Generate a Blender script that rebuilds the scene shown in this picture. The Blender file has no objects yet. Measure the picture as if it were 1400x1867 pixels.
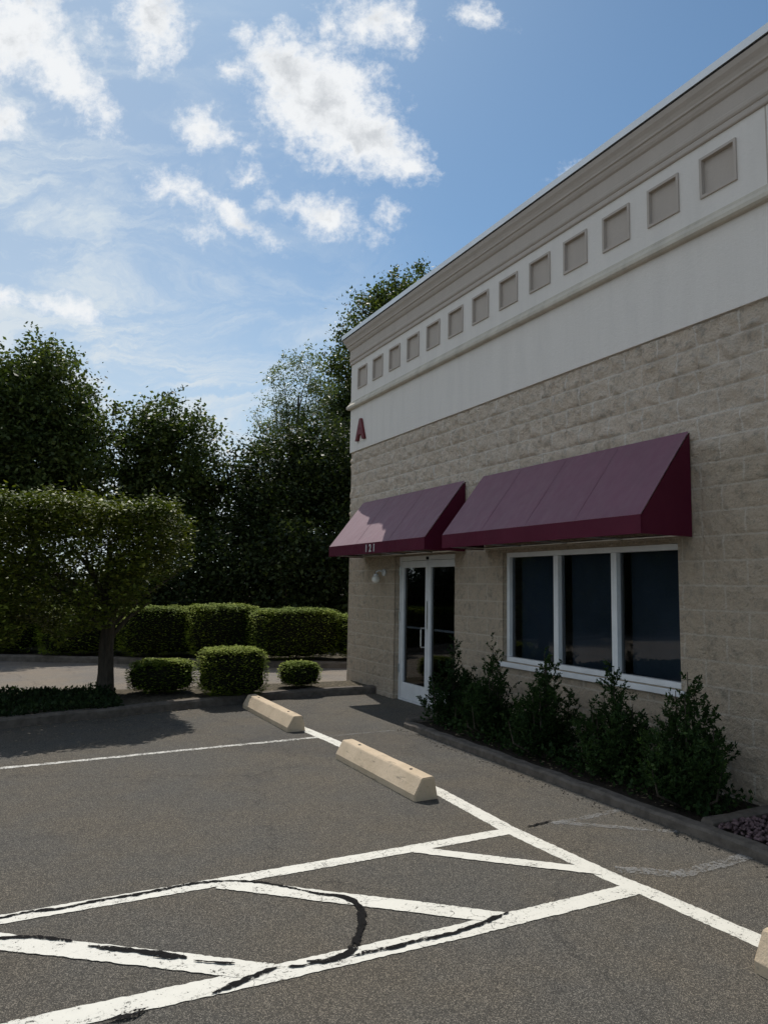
import bpy, bmesh, math, random
import numpy as np
from mathutils import Vector, Matrix, Euler

# ------------------------------------------------------------------ camera, sky, sun
SC = bpy.context.scene
COL = SC.collection
PITCH, YAW, ROLL, FPX = math.radians(6.004), math.radians(27.285), math.radians(1.028), 1303.1
EYE = Vector((0, 0, 1.6))
FWD = Vector((math.sin(YAW)*math.cos(PITCH), math.cos(YAW)*math.cos(PITCH), math.sin(PITCH)))
RT0 = Vector((math.cos(YAW), -math.sin(YAW), 0))
UP0 = RT0.cross(FWD)
RT = RT0*math.cos(ROLL) + UP0*math.sin(ROLL)
UPV = -RT0*math.sin(ROLL) + UP0*math.cos(ROLL)
cam = bpy.data.cameras.new('camera')
cam.sensor_fit = 'VERTICAL'; cam.sensor_height = 36.0; cam.lens = 36.0*FPX/1867.0
cam.clip_start = 0.05; cam.clip_end = 2000
co = bpy.data.objects.new('camera', cam); COL.objects.link(co)
m3 = Matrix((RT, UPV, -FWD)).transposed()
co.matrix_world = Matrix.Translation(EYE) @ m3.to_4x4()
SC.camera = co
SC.view_settings.view_transform = 'Standard'; SC.view_settings.look = 'None'
SC.view_settings.exposure = 0.0; SC.view_settings.gamma = 1.0
SC.cycles.max_bounces = 8; SC.cycles.transparent_max_bounces = 12

SUN = Vector((0.130, 0.696, 1.0)).normalized()
SUN_EL = math.asin(SUN.z); SUN_AZ = math.atan2(SUN.x, SUN.y)
sl = bpy.data.lights.new('sun', 'SUN'); sl.energy = 4.0; sl.angle = math.radians(0.5); sl.color = (1.0, 0.95, 0.87)
so = bpy.data.objects.new('sun', sl); COL.objects.link(so)
so.rotation_euler = (-SUN).to_track_quat('-Z', 'Y').to_euler()

class NT:
    """small helper for building node trees"""
    def __init__(s, tree):
        s.t = tree; s.n = tree.nodes; s.l = tree.links
    def new(s, typ, **kw):
        n = s.n.new(typ)
        for k, v in kw.items(): setattr(n, k, v)
        return n
    def put(s, sock, v):
        if v is None: return
        if isinstance(v, bpy.types.NodeSocket): s.l.new(v, sock)
        else:
            if sock.type == 'RGBA' and len(v) == 3: v = (*v, 1)
            sock.default_value = v
    def math(s, op, a, b=None, c=None, clamp=False):
        n = s.new('ShaderNodeMath', operation=op); n.use_clamp = clamp
        s.put(n.inputs[0], a)
        if b is not None: s.put(n.inputs[1], b)
        if c is not None: s.put(n.inputs[2], c)
        return n.outputs[0]
    def vmath(s, op, a, b=None):
        n = s.new('ShaderNodeVectorMath', operation=op); s.put(n.inputs[0], a)
        if b is not None: s.put(n.inputs[3 if op == 'SCALE' else 1], b)
        return n.outputs['Value'] if op in ('DOT_PRODUCT', 'LENGTH') else n.outputs[0]
    def noise(s, vec, scale, detail=4, rough=0.55, dist=0.0, dim='3D', col=False):
        n = s.new('ShaderNodeTexNoise', noise_dimensions=dim)
        if vec is not None: s.put(n.inputs['Vector'], vec)
        s.put(n.inputs['Scale'], scale); s.put(n.inputs['Detail'], detail)
        s.put(n.inputs['Roughness'], rough); s.put(n.inputs['Distortion'], dist)
        return n.outputs['Color'] if col else n.outputs['Fac']
    def ramp(s, v, lo, hi, a=0.0, b=1.0, smooth=True):
        n = s.new('ShaderNodeMapRange'); n.interpolation_type = 'SMOOTHSTEP' if smooth else 'LINEAR'
        s.put(n.inputs[0], v); s.put(n.inputs[1], lo); s.put(n.inputs[2], hi); s.put(n.inputs[3], a); s.put(n.inputs[4], b)
        return n.outputs[0]
    def mix(s, f, a, b, mode='MIX'):
        n = s.new('ShaderNodeMix', data_type='RGBA', blend_type=mode)
        s.put(n.inputs[0], f); s.put(n.inputs[6], a); s.put(n.inputs[7], b)
        return n.outputs[2]
    def scalev(s, vec, sc):
        n = s.new('ShaderNodeMapping'); s.put(n.inputs[0], vec); n.inputs[3].default_value = sc
        return n.outputs[0]

W = bpy.data.worlds.new('World'); SC.world = W; W.use_nodes = True
w = NT(W.node_tree); w.n.clear()
gen = w.new('ShaderNodeTexCoord').outputs['Generated']
sky = w.new('ShaderNodeTexSky', sky_type='NISHITA', sun_disc=False)
sky.sun_elevation = SUN_EL; sky.sun_rotation = SUN_AZ; sky.air_density = 1.0; sky.dust_density = 0.45; sky.ozone_density = 1.3
SKY_STRENGTH = 0.092
skyc = w.vmath('SCALE', w.vmath('MULTIPLY', sky.outputs[0], (0.84, 1.05, 1.10)), SKY_STRENGTH)
# clouds: (centre x, centre y, half-length, half-width, turn in degrees, weight) in a tangent frame of the sky dome
CL = [(530,130,85,72,30,1.25),(595,190,135,98,38,1.35),(665,250,115,62,28,1.3),(740,302,62,24,10,.95),
      (35,50,90,95,45,1.15),(110,130,135,48,48,1.15),(195,212,45,24,35,.75),(15,225,50,42,30,.75),(170,60,45,25,60,.4),
      (285,45,58,80,0,1.1),(380,240,56,38,15,.95),(445,265,22,26,40,.4),(335,350,88,34,18,.72),(430,392,98,24,33,.7),
      (590,392,76,38,12,.9),(665,420,40,20,30,.5),(703,392,32,24,10,.62),(462,318,40,22,10,.7),(437,62,24,26,0,.6),(423,130,38,24,0,.55),
      (690,38,85,48,18,.85),(752,78,28,34,0,.55),(872,30,50,24,10,.65),(115,560,80,24,14,.8),(8,538,44,24,5,.75),
      (366,420,40,28,0,.5),(490,358,26,20,40,.45),(1045,305,40,14,-30,.4),(600,50,40,20,30,.45)]
dF = w.vmath('DOT_PRODUCT', gen, tuple(FWD)); dR = w.vmath('DOT_PRODUCT', gen, tuple(RT)); dU = w.vmath('DOT_PRODUCT', gen, tuple(UPV))
dFs = w.math('MAXIMUM', dF, 0.12)
u = w.math('DIVIDE', dR, dFs); v = w.math('DIVIDE', dU, dFs)
comb = w.new('ShaderNodeCombineXYZ'); w.put(comb.inputs[0], u); w.put(comb.inputs[1], v)
uv = comb.outputs[0]
wc = w.vmath('SUBTRACT', w.noise(uv, 9.0, 6, 0.62, col=True), (0.5, 0.5, 0.5))
uvw = w.vmath('ADD', uv, w.vmath('SCALE', wc, 0.055))
wc2 = w.vmath('SUBTRACT', w.noise(uv, 38.0, 5, 0.6, col=True), (0.5, 0.5, 0.5))
uvw = w.vmath('ADD', uvw, w.vmath('SCALE', wc2, 0.018))
field = None
for (px, py, a, b, ang, wt) in CL:
    cxn, cyn = (px-700)/FPX, (933.5-py)/FPX
    mp = w.new('ShaderNodeMapping', vector_type='TEXTURE')
    w.put(mp.inputs[0], uvw)
    mp.inputs[1].default_value = (cxn, cyn, 0); mp.inputs[2].default_value = (0, 0, -math.radians(ang))
    mp.inputs[3].default_value = (a/FPX, b/FPX, 1)
    ln = w.vmath('LENGTH', mp.outputs[0])
    f = w.math('MULTIPLY', w.math('SUBTRACT', 1.28, ln), wt*1.15)
    f = w.math('MAXIMUM', f, -1.0)
    field = f if field is None else w.new('ShaderNodeMath', operation='SMOOTH_MAX').outputs[0] if False else w.math('MAXIMUM', field, f)
fb = w.noise(uvw, 20.0, 8, 0.68)
fb2 = w.noise(uv, 60.0, 6, 0.65)
fsum = w.math('ADD', field, w.math('MULTIPLY', w.math('SUBTRACT', fb, 0.5), 2.3))
fsum = w.math('ADD', fsum, w.math('MULTIPLY', w.math('SUBTRACT', fb2, 0.5), 1.5))
cdens = w.ramp(fsum, -0.05, 1.25)
infront = w.ramp(dF, 0.25, 0.35)
cdens = w.math('MULTIPLY', cdens, infront)
# scattered clouds over the rest of the dome
oth = w.ramp(w.noise(gen, 3.2, 8, 0.62), 0.50, 0.64)
oth = w.math('MULTIPLY', oth, w.math('SUBTRACT', 1.0, w.ramp(dF, 0.35, 0.55)))
cdens = w.math('MAXIMUM', cdens, oth)
# thin high cirrus, streaked
mpc = w.new('ShaderNodeMapping'); w.put(mpc.inputs[0], uvw); mpc.inputs[2].default_value = (0, 0, math.radians(-24)); mpc.inputs[3].default_value = (1.6, 5.2, 1)
cir = w.ramp(w.noise(mpc.outputs[0], 2.6, 10, 0.68, 0.9), 0.40, 0.72)
cirw = w.ramp(w.math('ADD', w.math('MULTIPLY', u, 1.0), w.math('MULTIPLY', v, 0.55)), 0.34, -0.42)
lowv = w.ramp(v, 0.42, 0.0)
cir = w.math('MULTIPLY', w.math('MULTIPLY', w.math('ADD', cir, 0.52), w.math('ADD', w.math('MULTIPLY', lowv, 0.42), cirw)), 0.88)
gz = w.new('ShaderNodeSeparateXYZ'); w.put(gz.inputs[0], gen)
c1 = w.mix(cir, skyc, (0.66, 0.74, 0.81))
thick = w.ramp(w.math('ADD', w.math('MULTIPLY', fsum, .6), w.math('MULTIPLY', w.math('SUBTRACT', w.noise(uvw, 9.0, 7, 0.6), 0.5), 4.0)), 0.62, 1.7)
ccol = w.mix(thick, (0.89, 0.91, 0.93), (0.60, 0.63, 0.665))
c2 = w.mix(cdens, c1, ccol)
bg = w.new('ShaderNodeBackground'); w.put(bg.inputs[0], c2); bg.inputs[1].default_value = 1.0
wo = w.new('ShaderNodeOutputWorld'); w.l.new(bg.outputs[0], wo.inputs[0])

# ------------------------------------------------------------------ helpers
def tag(o, label=None, cat=None, group=None, kind=None):
    if label: o['label'] = label
    if cat: o['category'] = cat
    if group: o['group'] = group
    if kind: o['kind'] = kind
    return o
def empty(name, loc, label=None, cat=None, group=None):
    o = bpy.data.objects.new(name, None); COL.objects.link(o); o.location = loc; o.empty_display_size = .2
    return tag(o, label, cat, group)
def link(name, me, mats, parent=None, loc=None):
    o = bpy.data.objects.new(name, me); COL.objects.link(o)
    for m in (mats if isinstance(mats, (list, tuple)) else [mats]): me.materials.append(m)
    if parent is not None:
        o.parent = parent
        pl = parent.matrix_world.translation if parent.parent is None else None
    if loc is not None: o.location = loc
    return o
def abs_parent(o, parent):
    """geometry is in world space: keep it there under an offset parent"""
    o.parent = parent
    off = Vector((0, 0, 0)); p = parent
    while p is not None: off += Vector(p.location); p = p.parent
    o.location = -off
    return o
def mk(name, bm, mats, parent=None, smooth=False):
    me = bpy.data.meshes.new(name); bm.normal_update()
    if smooth:
        for f in bm.faces: f.smooth = True
    bm.to_mesh(me); bm.free()
    o = bpy.data.objects.new(name, me); COL.objects.link(o)
    for m in (mats if isinstance(mats, (list, tuple)) else [mats]): me.materials.append(m)
    if parent is not None: abs_parent(o, parent)
    return o
def fast(name, verts, faces, mats, parent=None, mi=None, smooth=False):
    """numpy verts (N,3), quads (M,4)"""
    me = bpy.data.meshes.new(name); nv, nf = len(verts), len(faces)
    k = faces.shape[1]
    me.vertices.add(nv); me.vertices.foreach_set('co', np.ascontiguousarray(verts, dtype=np.float32).ravel())
    me.loops.add(nf*k); me.loops.foreach_set('vertex_index', np.ascontiguousarray(faces, dtype=np.int32).ravel())
    me.polygons.add(nf); me.polygons.foreach_set('loop_start', np.arange(0, nf*k, k, dtype=np.int32))
    if mi is not None: me.polygons.foreach_set('material_index', np.asarray(mi, dtype=np.int32))
    if smooth: me.polygons.foreach_set('use_smooth', np.ones(nf, dtype=bool))
    me.update(calc_edges=True)
    o = bpy.data.objects.new(name, me); COL.objects.link(o)
    for m in (mats if isinstance(mats, (list, tuple)) else [mats]): me.materials.append(m)
    if parent is not None: abs_parent(o, parent)
    return o
def box(bm, x0, x1, y0, y1, z0, z1, bev=0.0):
    b = bmesh.new()
    bmesh.ops.create_cube(b, size=1)
    for q in b.verts: q.co = Vector(((x0+x1)/2+q.co.x*(x1-x0), (y0+y1)/2+q.co.y*(y1-y0), (z0+z1)/2+q.co.z*(z1-z0)))
    if bev: bmesh.ops.bevel(b, geom=b.edges[:], offset=bev, segments=2, affect='EDGES', profile=.5)
    me = bpy.data.meshes.new('t'); b.to_mesh(me); b.free(); bm.from_mesh(me); bpy.data.meshes.remove(me)
def tube(bm, pts, radii, seg=8, cap=True):
    pts = [Vector(p) for p in pts]; rings = []
    for i, p in enumerate(pts):
        d = (pts[min(i+1, len(pts)-1)] - pts[max(i-1, 0)]).normalized()
        a = d.cross(Vector((0, 0, 1)) if abs(d.z) < .9 else Vector((1, 0, 0))).normalized(); b = d.cross(a)
        r = radii[i] if isinstance(radii, (list, tuple)) else radii
        rings.append([bm.verts.new(p + a*math.cos(2*math.pi*k/seg)*r + b*math.sin(2*math.pi*k/seg)*r) for k in range(seg)])
    for i in range(len(rings)-1):
        for k in range(seg):
            bm.faces.new((rings[i][k], rings[i][(k+1) % seg], rings[i+1][(k+1) % seg], rings[i+1][k]))
    if cap: bm.faces.new(rings[0][::-1]); bm.faces.new(rings[-1])

# ------------------------------------------------------------------ materials
def mat(name):
    m = bpy.data.materials.new(name); m.use_nodes = True
    t = NT(m.node_tree); t.n.clear()
    out = t.new('ShaderNodeOutputMaterial'); p = t.new('ShaderNodeBsdfPrincipled'); t.l.new(p.outputs[0], out.inputs[0])
    pos = t.new('ShaderNodeNewGeometry').outputs['Position']
    return m, t, p, pos, out
def bump(t, p, h, dist, strength=1.0):
    b = t.new('ShaderNodeBump'); b.inputs['Strength'].default_value = strength; b.inputs['Distance'].default_value = dist
    t.put(b.inputs['Height'], h); t.l.new(b.outputs[0], p.inputs['Normal'])
def simple(name, col, rough=.6, var=.12, scale=6, metal=0, bmp=0.0, bs=60, spec=.5):
    m, t, p, pos, out = mat(name)
    n = t.noise(pos, scale, 5, .6)
    t.put(p.inputs['Base Color'], t.mix(t.ramp(n, .3, .7), tuple(c*(1-var) for c in col), tuple(min(1, c*(1+var)) for c in col)))
    p.inputs['Roughness'].default_value = rough; p.inputs['Metallic'].default_value = metal; p.inputs['Specular IOR Level'].default_value = spec
    if bmp: bump(t, p, t.noise(pos, bs, 4, .6), bmp)
    return m

# asphalt: aggregate flecks, tan and grey, slow patches, oil stains
def asphalt(name, base, fleck, dark):
    m, t, p, pos, out = mat(name)
    vor = t.new('ShaderNodeTexVoronoi'); t.put(vor.inputs['Vector'], pos); vor.inputs['Scale'].default_value = 270
    sep = t.new('ShaderNodeSeparateColor'); t.l.new(vor.outputs['Color'], sep.inputs[0])
    n1 = t.noise(pos, 260, 3, .7); n2 = t.noise(pos, 1.1, 5, .6); n3 = t.noise(pos, 7.0, 5, .65)
    c = t.mix(sep.outputs[0], dark, base)
    c = t.mix(t.math('MULTIPLY', t.ramp(sep.outputs[1], .62, .95), .8), c, fleck)
    c = t.mix(t.ramp(n1, .35, .7, 0, .45), c, tuple(x*.35 for x in dark))
    c = t.mix(t.ramp(n2, .32, .68), c, t.mix(1.0, c, (1.16, 1.08, .97), 'MULTIPLY'))
    c = t.mix(t.ramp(n3, .45, .75, 0, .35), c, t.mix(1.0, c, (.68, .70, .74), 'MULTIPLY'))
    n4 = t.noise(pos, .45, 4, .6, 1.0)
    c = t.mix(t.ramp(n4, .50, .68, 0, .6), c, t.mix(1.0, c, (.72, .74, .80), 'MULTIPLY'))
    st_ = t.ramp(t.noise(pos, 2.3, 3, .5, .6), .66, .74, 0, .5)
    c = t.mix(st_, c, t.mix(1.0, c, (.60, .60, .62), 'MULTIPLY'))
    ve = t.new('ShaderNodeTexVoronoi', feature='DISTANCE_TO_EDGE'); t.put(ve.inputs['Vector'], t.vmath('ADD', pos, t.vmath('SCALE', t.noise(pos, 3.0, 6, .7, col=True), .55))); ve.inputs['Scale'].default_value = .42
    c = t.mix(t.ramp(ve.outputs['Distance'], .0008, .0035, .65, 0), c, (.03, .028, .026))
    t.put(p.inputs['Base Color'], c)
    p.inputs['Roughness'].default_value = .9; p.inputs['Specular IOR Level'].default_value = .25
    h = t.math('ADD', t.math('MULTIPLY', vor.outputs['Distance'], -0.8), t.math('MULTIPLY', n1, .8))
    bump(t, p, h, .004, .8)
    return m, c
M = {}
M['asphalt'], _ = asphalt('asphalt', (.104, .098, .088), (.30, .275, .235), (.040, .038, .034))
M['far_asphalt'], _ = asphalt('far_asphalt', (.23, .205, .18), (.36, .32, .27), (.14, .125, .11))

def paint(name, col, wear, ghost=0.0):
    m, t, p, pos, out = mat(name)
    a = t.noise(pos, 55, 6, .75); b = t.noise(pos, 7, 4, .6); g = t.noise(pos, 240, 2, .6)
    s = t.math('ADD', t.math('ADD', t.math('MULTIPLY', a, .62), t.math('MULTIPLY', b, .30)), t.math('MULTIPLY', g, .25))
    k = t.ramp(s, wear, wear+.05)
    # alligator cracks through the paint
    vo = t.new('ShaderNodeTexVoronoi', feature='DISTANCE_TO_EDGE'); t.put(vo.inputs['Vector'], t.vmath('ADD', pos, t.vmath('SCALE', t.noise(pos, 14, 4, .6, col=True), .09))); vo.inputs['Scale'].default_value = 9
    cr = t.ramp(vo.outputs['Distance'], .004, .018, 1, 0)
    cr = t.math('MULTIPLY', cr, t.ramp(t.noise(pos, 3.1, 3, .6), .48, .62))
    k = t.math('MAXIMUM', k, t.math('MULTIPLY', cr, .75))
    pc = t.mix(t.ramp(b, .3, .7, 0, .5), col, tuple(x*.88 for x in col))
    t.put(p.inputs['Base Color'], pc); p.inputs['Roughness'].default_value = .6
    bump(t, p, t.noise(pos, 200, 3, .7), .003, .8)
    tr = t.new('ShaderNodeBsdfTransparent'); mx = t.new('ShaderNodeMixShader')
    t.put(mx.inputs[0], t.math('MAXIMUM', k, ghost)); t.l.new(p.outputs[0], mx.inputs[1]); t.l.new(tr.outputs[0], mx.inputs[2]); t.l.new(mx.outputs[0], out.inputs[0])
    return m
M['paint'] = paint('white_line_paint', (.67, .65, .58), .645)
M['paint_worn'] = paint('worn_line_paint', (.56, .545, .50), .585)
M['paint_ghost'] = paint('faded_line_paint', (.27, .275, .28), .55, .55)
m, t, p, pos, out = mat('crack_sealant')
t.put(p.inputs['Base Color'], t.mix(t.noise(pos, 60, 4), (.008, .008, .009), (.02, .019, .018)))
p.inputs['Roughness'].default_value = .95; p.inputs['Specular IOR Level'].default_value = .03
k = t.ramp(t.math('ADD', t.math('MULTIPLY', t.noise(pos, 75, 5, .75), .7), t.math('MULTIPLY', t.noise(pos, 9, 3), .3)), .555, .585)
tr = t.new('ShaderNodeBsdfTransparent'); mx = t.new('ShaderNodeMixShader'); t.put(mx.inputs[0], k); t.l.new(p.outputs[0], mx.inputs[1]); t.l.new(tr.outputs[0], mx.inputs[2]); t.l.new(mx.outputs[0], out.inputs[0])
M['seal'] = m

# split-face block wall
m, t, p, pos, out = mat('split_face_block')
sx = t.new('ShaderNodeSeparateXYZ'); t.put(sx.inputs[0], pos)
yz = t.new('ShaderNodeCombineXYZ'); t.put(yz.inputs[0], sx.outputs[1]); t.put(yz.inputs[1], t.math('ADD', sx.outputs[2], .14))
br = t.new('ShaderNodeTexBrick'); t.l.new(yz.outputs[0], br.inputs[0]); br.offset = .5
br.inputs['Color1'].default_value = (0, 0, 0, 1); br.inputs['Color2'].default_value = (1, 1, 1, 1); br.inputs['Mortar'].default_value = (.5, .5, .5, 1)
br.inputs['Scale'].default_value = 1; br.inputs['Mortar Size'].default_value = .010; br.inputs['Brick Width'].default_value = .4; br.inputs['Row Height'].default_value = .2; br.inputs['Mortar Smooth'].default_value = .4
n1 = t.noise(pos, 9, 6, .7); n2 = t.noise(pos, 60, 5, .75); n3 = t.noise(pos, 1.3, 4, .6)
c = t.mix(br.outputs['Color'], (.635, .505, .375), (.685, .55, .415))
c = t.mix(t.ramp(n2, .35, .7, 0, .6), c, (.78, .67, .52))
c = t.mix(t.ramp(n1, .48, .70, 0, .75), c, (.33, .285, .225))
c = t.mix(t.ramp(t.noise(pos, 24, 5, .7), .54, .72, 0, .6), c, (.27, .235, .19))
c = t.mix(t.ramp(n3, .35, .7, 0, .35), c, (.60, .50, .385))
c = t.mix(t.math('MULTIPLY', br.outputs['Fac'], .85), c, (.74, .65, .54))
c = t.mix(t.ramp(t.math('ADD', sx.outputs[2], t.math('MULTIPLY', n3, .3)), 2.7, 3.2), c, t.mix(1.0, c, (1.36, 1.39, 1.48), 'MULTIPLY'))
t.put(p.inputs['Base Color'], c); p.inputs['Roughness'].default_value = .92; p.inputs['Specular IOR Level'].default_value = .2
bump(t, p, t.math('ADD', t.math('ADD', t.math('MULTIPLY', n2, .8), t.math('MULTIPLY', n1, 1.5)), t.math('MULTIPLY', t.noise(pos, 24, 5, .7), 2.2)), .035, 1.0)
M['block'] = m

def stucco(name, col, stain=.06):
    m, t, p, pos, out = mat(name)
    st = t.scalev(pos, (1, 2.5, .35))
    n1 = t.noise(st, 2.2, 6, .62); n2 = t.noise(pos, 150, 4, .7); n3 = t.noise(pos, 28, 4, .6)
    c = t.mix(t.ramp(n1, .35, .75, 0, 1), col, tuple(x*(1-stain) for x in col))
    c = t.mix(t.ramp(n3, .5, .8, 0, .4), c, tuple(x*(1-stain*1.3) for x in col))
    t.put(p.inputs['Base Color'], c); p.inputs['Roughness'].default_value = .9; p.inputs['Specular IOR Level'].default_value = .2
    bump(t, p, t.math('ADD', n2, t.math('MULTIPLY', n3, .8)), .006, .8)
    return m
M['stucco'] = stucco('pale_stucco', (.80, .745, .69))
M['stucco_trim'] = stucco('grey_tan_stucco', (.52, .455, .40))
M['stucco_ledge'] = stucco('ledge_stucco', (.64, .58, .49), .2)
M['coping'] = simple('metal_coping', (.62, .63, .64), .38, .05, 3, .6)
M['dark'] = simple('dark_joint', (.02, .02, .02), .9)
M['white_metal'] = simple('white_aluminium', (.70, .71, .72), .38, .06, 5)
M['steel'] = simple('brushed_steel', (.55, .55, .54), .3, .1, 20, .9)
M['roof'] = simple('roof_membrane', (.25, .25, .25), .9)
M['inside_wall'] = simple('interior_paint', (.42, .48, .56), .8)
M['inside_floor'] = simple('interior_carpet', (.22, .18, .14), .95)
M['pane_fill'] = simple('blue_grey_backing', (.085, .115, .145), .85, .2, 1.5)
M['globe'] = simple('frosted_globe', (.75, .73, .68), .25, .03)
M['concrete_stop'] = None
m, t, p, pos, out = mat('wheel_stop_concrete')
n1 = t.noise(pos, 5, 6, .65); n2 = t.noise(pos, 110, 4, .75); n3 = t.noise(pos, 26, 4, .6)
c = t.mix(t.ramp(n1, .3, .7), (.53, .42, .295), (.62, .495, .355))
c = t.mix(t.ramp(n2, .58, .78, 0, .6), c, (.33, .27, .20))
c = t.mix(t.ramp(n3, .60, .72, 0, .6), c, (.28, .25, .21))
c = t.mix(t.ramp(t.noise(t.scalev(pos, (3, .8, 6)), 6, 5, .6), .60, .72, 0, .6), c, (.12, .105, .09))
t.put(p.inputs['Base Color'], c); p.inputs['Roughness'].default_value = .88; p.inputs['Specular IOR Level'].default_value = .2
bump(t, p, t.math('ADD', n2, n3), .006, .8)
M['concrete_stop'] = m
M['kerb'] = simple('kerb_concrete', (.13, .112, .095), .9, .25, 12, bmp=.008, bs=90, spec=.2)
M['soil'] = simple('dark_mulch', (.035, .028, .022), .95, .5, 40, bmp=.03, bs=45, spec=.1)
M['dry_soil'] = simple('dry_soil', (.10, .085, .062), .95, .4, 20, bmp=.02, bs=45, spec=.1)
# awning cloth: plain vinyl on ends and valance, paler streaked vinyl on the slope
def vinyl(name, c0, c1, rough, spec, sheen, streak_col=None):
    m, t, p, pos, out = mat(name)
    n1 = t.noise(pos, 3, 5, .6); n2 = t.noise(t.scalev(pos, (1, 1, .5)), 12, 4, .6)
    c = t.mix(t.ramp(n1, .3, .7), c0, c1)
    if streak_col: c = t.mix(t.ramp(t.noise(t.scalev(pos, (.6, 3, .6)), 4, 6, .65), .4, .75, 0, .35), c, streak_col)
    t.put(p.inputs['Base Color'], c)
    t.put(p.inputs['Roughness'], t.ramp(n2, .3, .7, rough-.03, rough+.04)); p.inputs['Specular IOR Level'].default_value = spec
    p.inputs['Sheen Weight'].default_value = sheen; p.inputs['Sheen Roughness'].default_value = .4
    bump(t, p, t.math('ADD', t.noise(pos, 2.2, 3), t.math('MULTIPLY', t.noise(pos, 400, 2), .02)), .03, .5)
    return m
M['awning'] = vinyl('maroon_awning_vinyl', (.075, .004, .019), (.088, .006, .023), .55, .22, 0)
M['awning_top'] = vinyl('pale_maroon_vinyl', (.108, .010, .042), (.125, .014, .050), .66, 1.0, .34, (.15, .06, .085))
M['maroon'] = simple('maroon_plastic', (.14, .008, .014), .4, .05)
M['digit'] = simple('white_digit_vinyl', (.55, .54, .52), .5, .05)
# glass
m, t, p, pos, out = mat('tinted_glass'); t.n.remove(p)
fr = t.new('ShaderNodeFresnel'); fr.inputs[0].default_value = 1.75
bb = t.new('ShaderNodeBump'); bb.inputs['Strength'].default_value = .04; bb.inputs['Distance'].default_value = .02; t.put(bb.inputs['Height'], t.noise(pos, 1.6, 2))
gl = t.new('ShaderNodeBsdfGlossy'); gl.inputs['Roughness'].default_value = .01; t.l.new(bb.outputs[0], gl.inputs['Normal'])
tr = t.new('ShaderNodeBsdfTransparent'); tr.inputs[0].default_value = (.55, .60, .66, 1)
mx = t.new('ShaderNodeMixShader'); t.l.new(fr.outputs[0], mx.inputs[0]); t.l.new(tr.outputs[0], mx.inputs[1]); t.l.new(gl.outputs[0], mx.inputs[2]); t.l.new(mx.outputs[0], out.inputs[0])
M['glass'] = m
def bark(name, col):
    m, t, p, pos, out = mat(name)
    n = t.noise(t.scalev(pos, (9, 9, 1.6)), 4, 6, .7)
    t.put(p.inputs['Base Color'], t.mix(t.ramp(n, .3, .7), tuple(x*.45 for x in col), col)); p.inputs['Roughness'].default_value = .95; p.inputs['Specular IOR Level'].default_value = .1
    bump(t, p, n, .04)
    return m
M['bark'] = bark('bark', (.12, .10, .08))
def leafmat(name, a, b, yel, trans=.32, rough=.45, spec=.35):
    m, t, p, pos, out = mat(name)
    g = t.new('ShaderNodeNewGeometry')
    r = g.outputs['Random Per Island']
    c = t.mix(r, a, b)
    c = t.mix(t.ramp(t.math('FRACT', t.math('MULTIPLY', r, 17.3)), .86, .98, 0, .8), c, yel)
    c = t.mix(t.ramp(t.noise(pos, 1.1, 3), .38, .66), c, t.mix(1.0, c, (.62, .70, .72), 'MULTIPLY'))
    t.put(p.inputs['Base Color'], c); p.inputs['Roughness'].default_value = rough; p.inputs['Specular IOR Level'].default_value = spec
    tl = t.new('ShaderNodeBsdfTranslucent'); t.put(tl.inputs[0], t.mix(1.0, c, (1.25, 1.35, .55), 'MULTIPLY'))
    mx = t.new('ShaderNodeMixShader'); mx.inputs[0].default_value = trans; t.l.new(p.outputs[0], mx.inputs[1]); t.l.new(tl.outputs[0], mx.inputs[2]); t.l.new(mx.outputs[0], out.inputs[0])
    return m
M['leaf_tree'] = leafmat('tree_leaves', (.045, .062, .018), (.105, .135, .038), (.20, .22, .06), .32, .5, .2)
M['leaf_dark'] = leafmat('dark_tree_leaves', (.020, .030, .011), (.055, .074, .022), (.12, .14, .04), .30, .5, .18)
M['leaf_pale'] = leafmat('pale_feathery_leaves', (.10, .13, .07), (.16, .19, .10), (.22, .24, .12), .4)
M['leaf_clip'] = leafmat('clipped_tree_leaves', (.055, .072, .012), (.18, .205, .03), (.34, .34, .06), .18, .5, .12)
M['leaf_hedge'] = leafmat('hedge_leaves', (.11, .15, .012), (.22, .27, .03), (.36, .37, .07), .05, .6, .05)
M['leaf_yew'] = leafmat('upright_shrub_leaves', (.015, .034, .010), (.037, .068, .019), (.065, .105, .03), .22, .6, .12)
M['leaf_cover'] = leafmat('ground_cover_leaves', (.014, .028, .010), (.034, .056, .018), (.06, .08, .03), .2, .6, .12)
M['core'] = simple('dark_core', (.010, .011, .007), .95, .4, 20, spec=.05)  # near-black filler standing in for shadow inside the clipped foliage
M['litter'] = simple('dry_leaf', (.22, .17, .10), .8, .4, 40)
M['stone'] = simple('bed_stone', (.13, .085, .09), .85, .45, 30, spec=.3)

# ------------------------------------------------------------------ ground
def sheet(name, pts, z, m, parent=None, sub=False):
    bm = bmesh.new(); f = bm.faces.new([bm.verts.new((x, y, z)) for x, y in pts])
    if f.calc_area() and f.normal.z < 0: f.normal_flip()
    return mk(name, bm, m, parent)
tag(sheet('ground', [(-400, -400), (400, -400), (400, 400), (-400, 400)], -.02, M['dry_soil']), 'bare ground around and beyond the parking lot', kind='structure')
tag(sheet('parking_lot', [(-40, -30), (60, -30), (60, 12.0), (-40, 12.0)], 0.0, M['asphalt']), 'worn brown grey asphalt parking lot', kind='structure')

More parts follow.
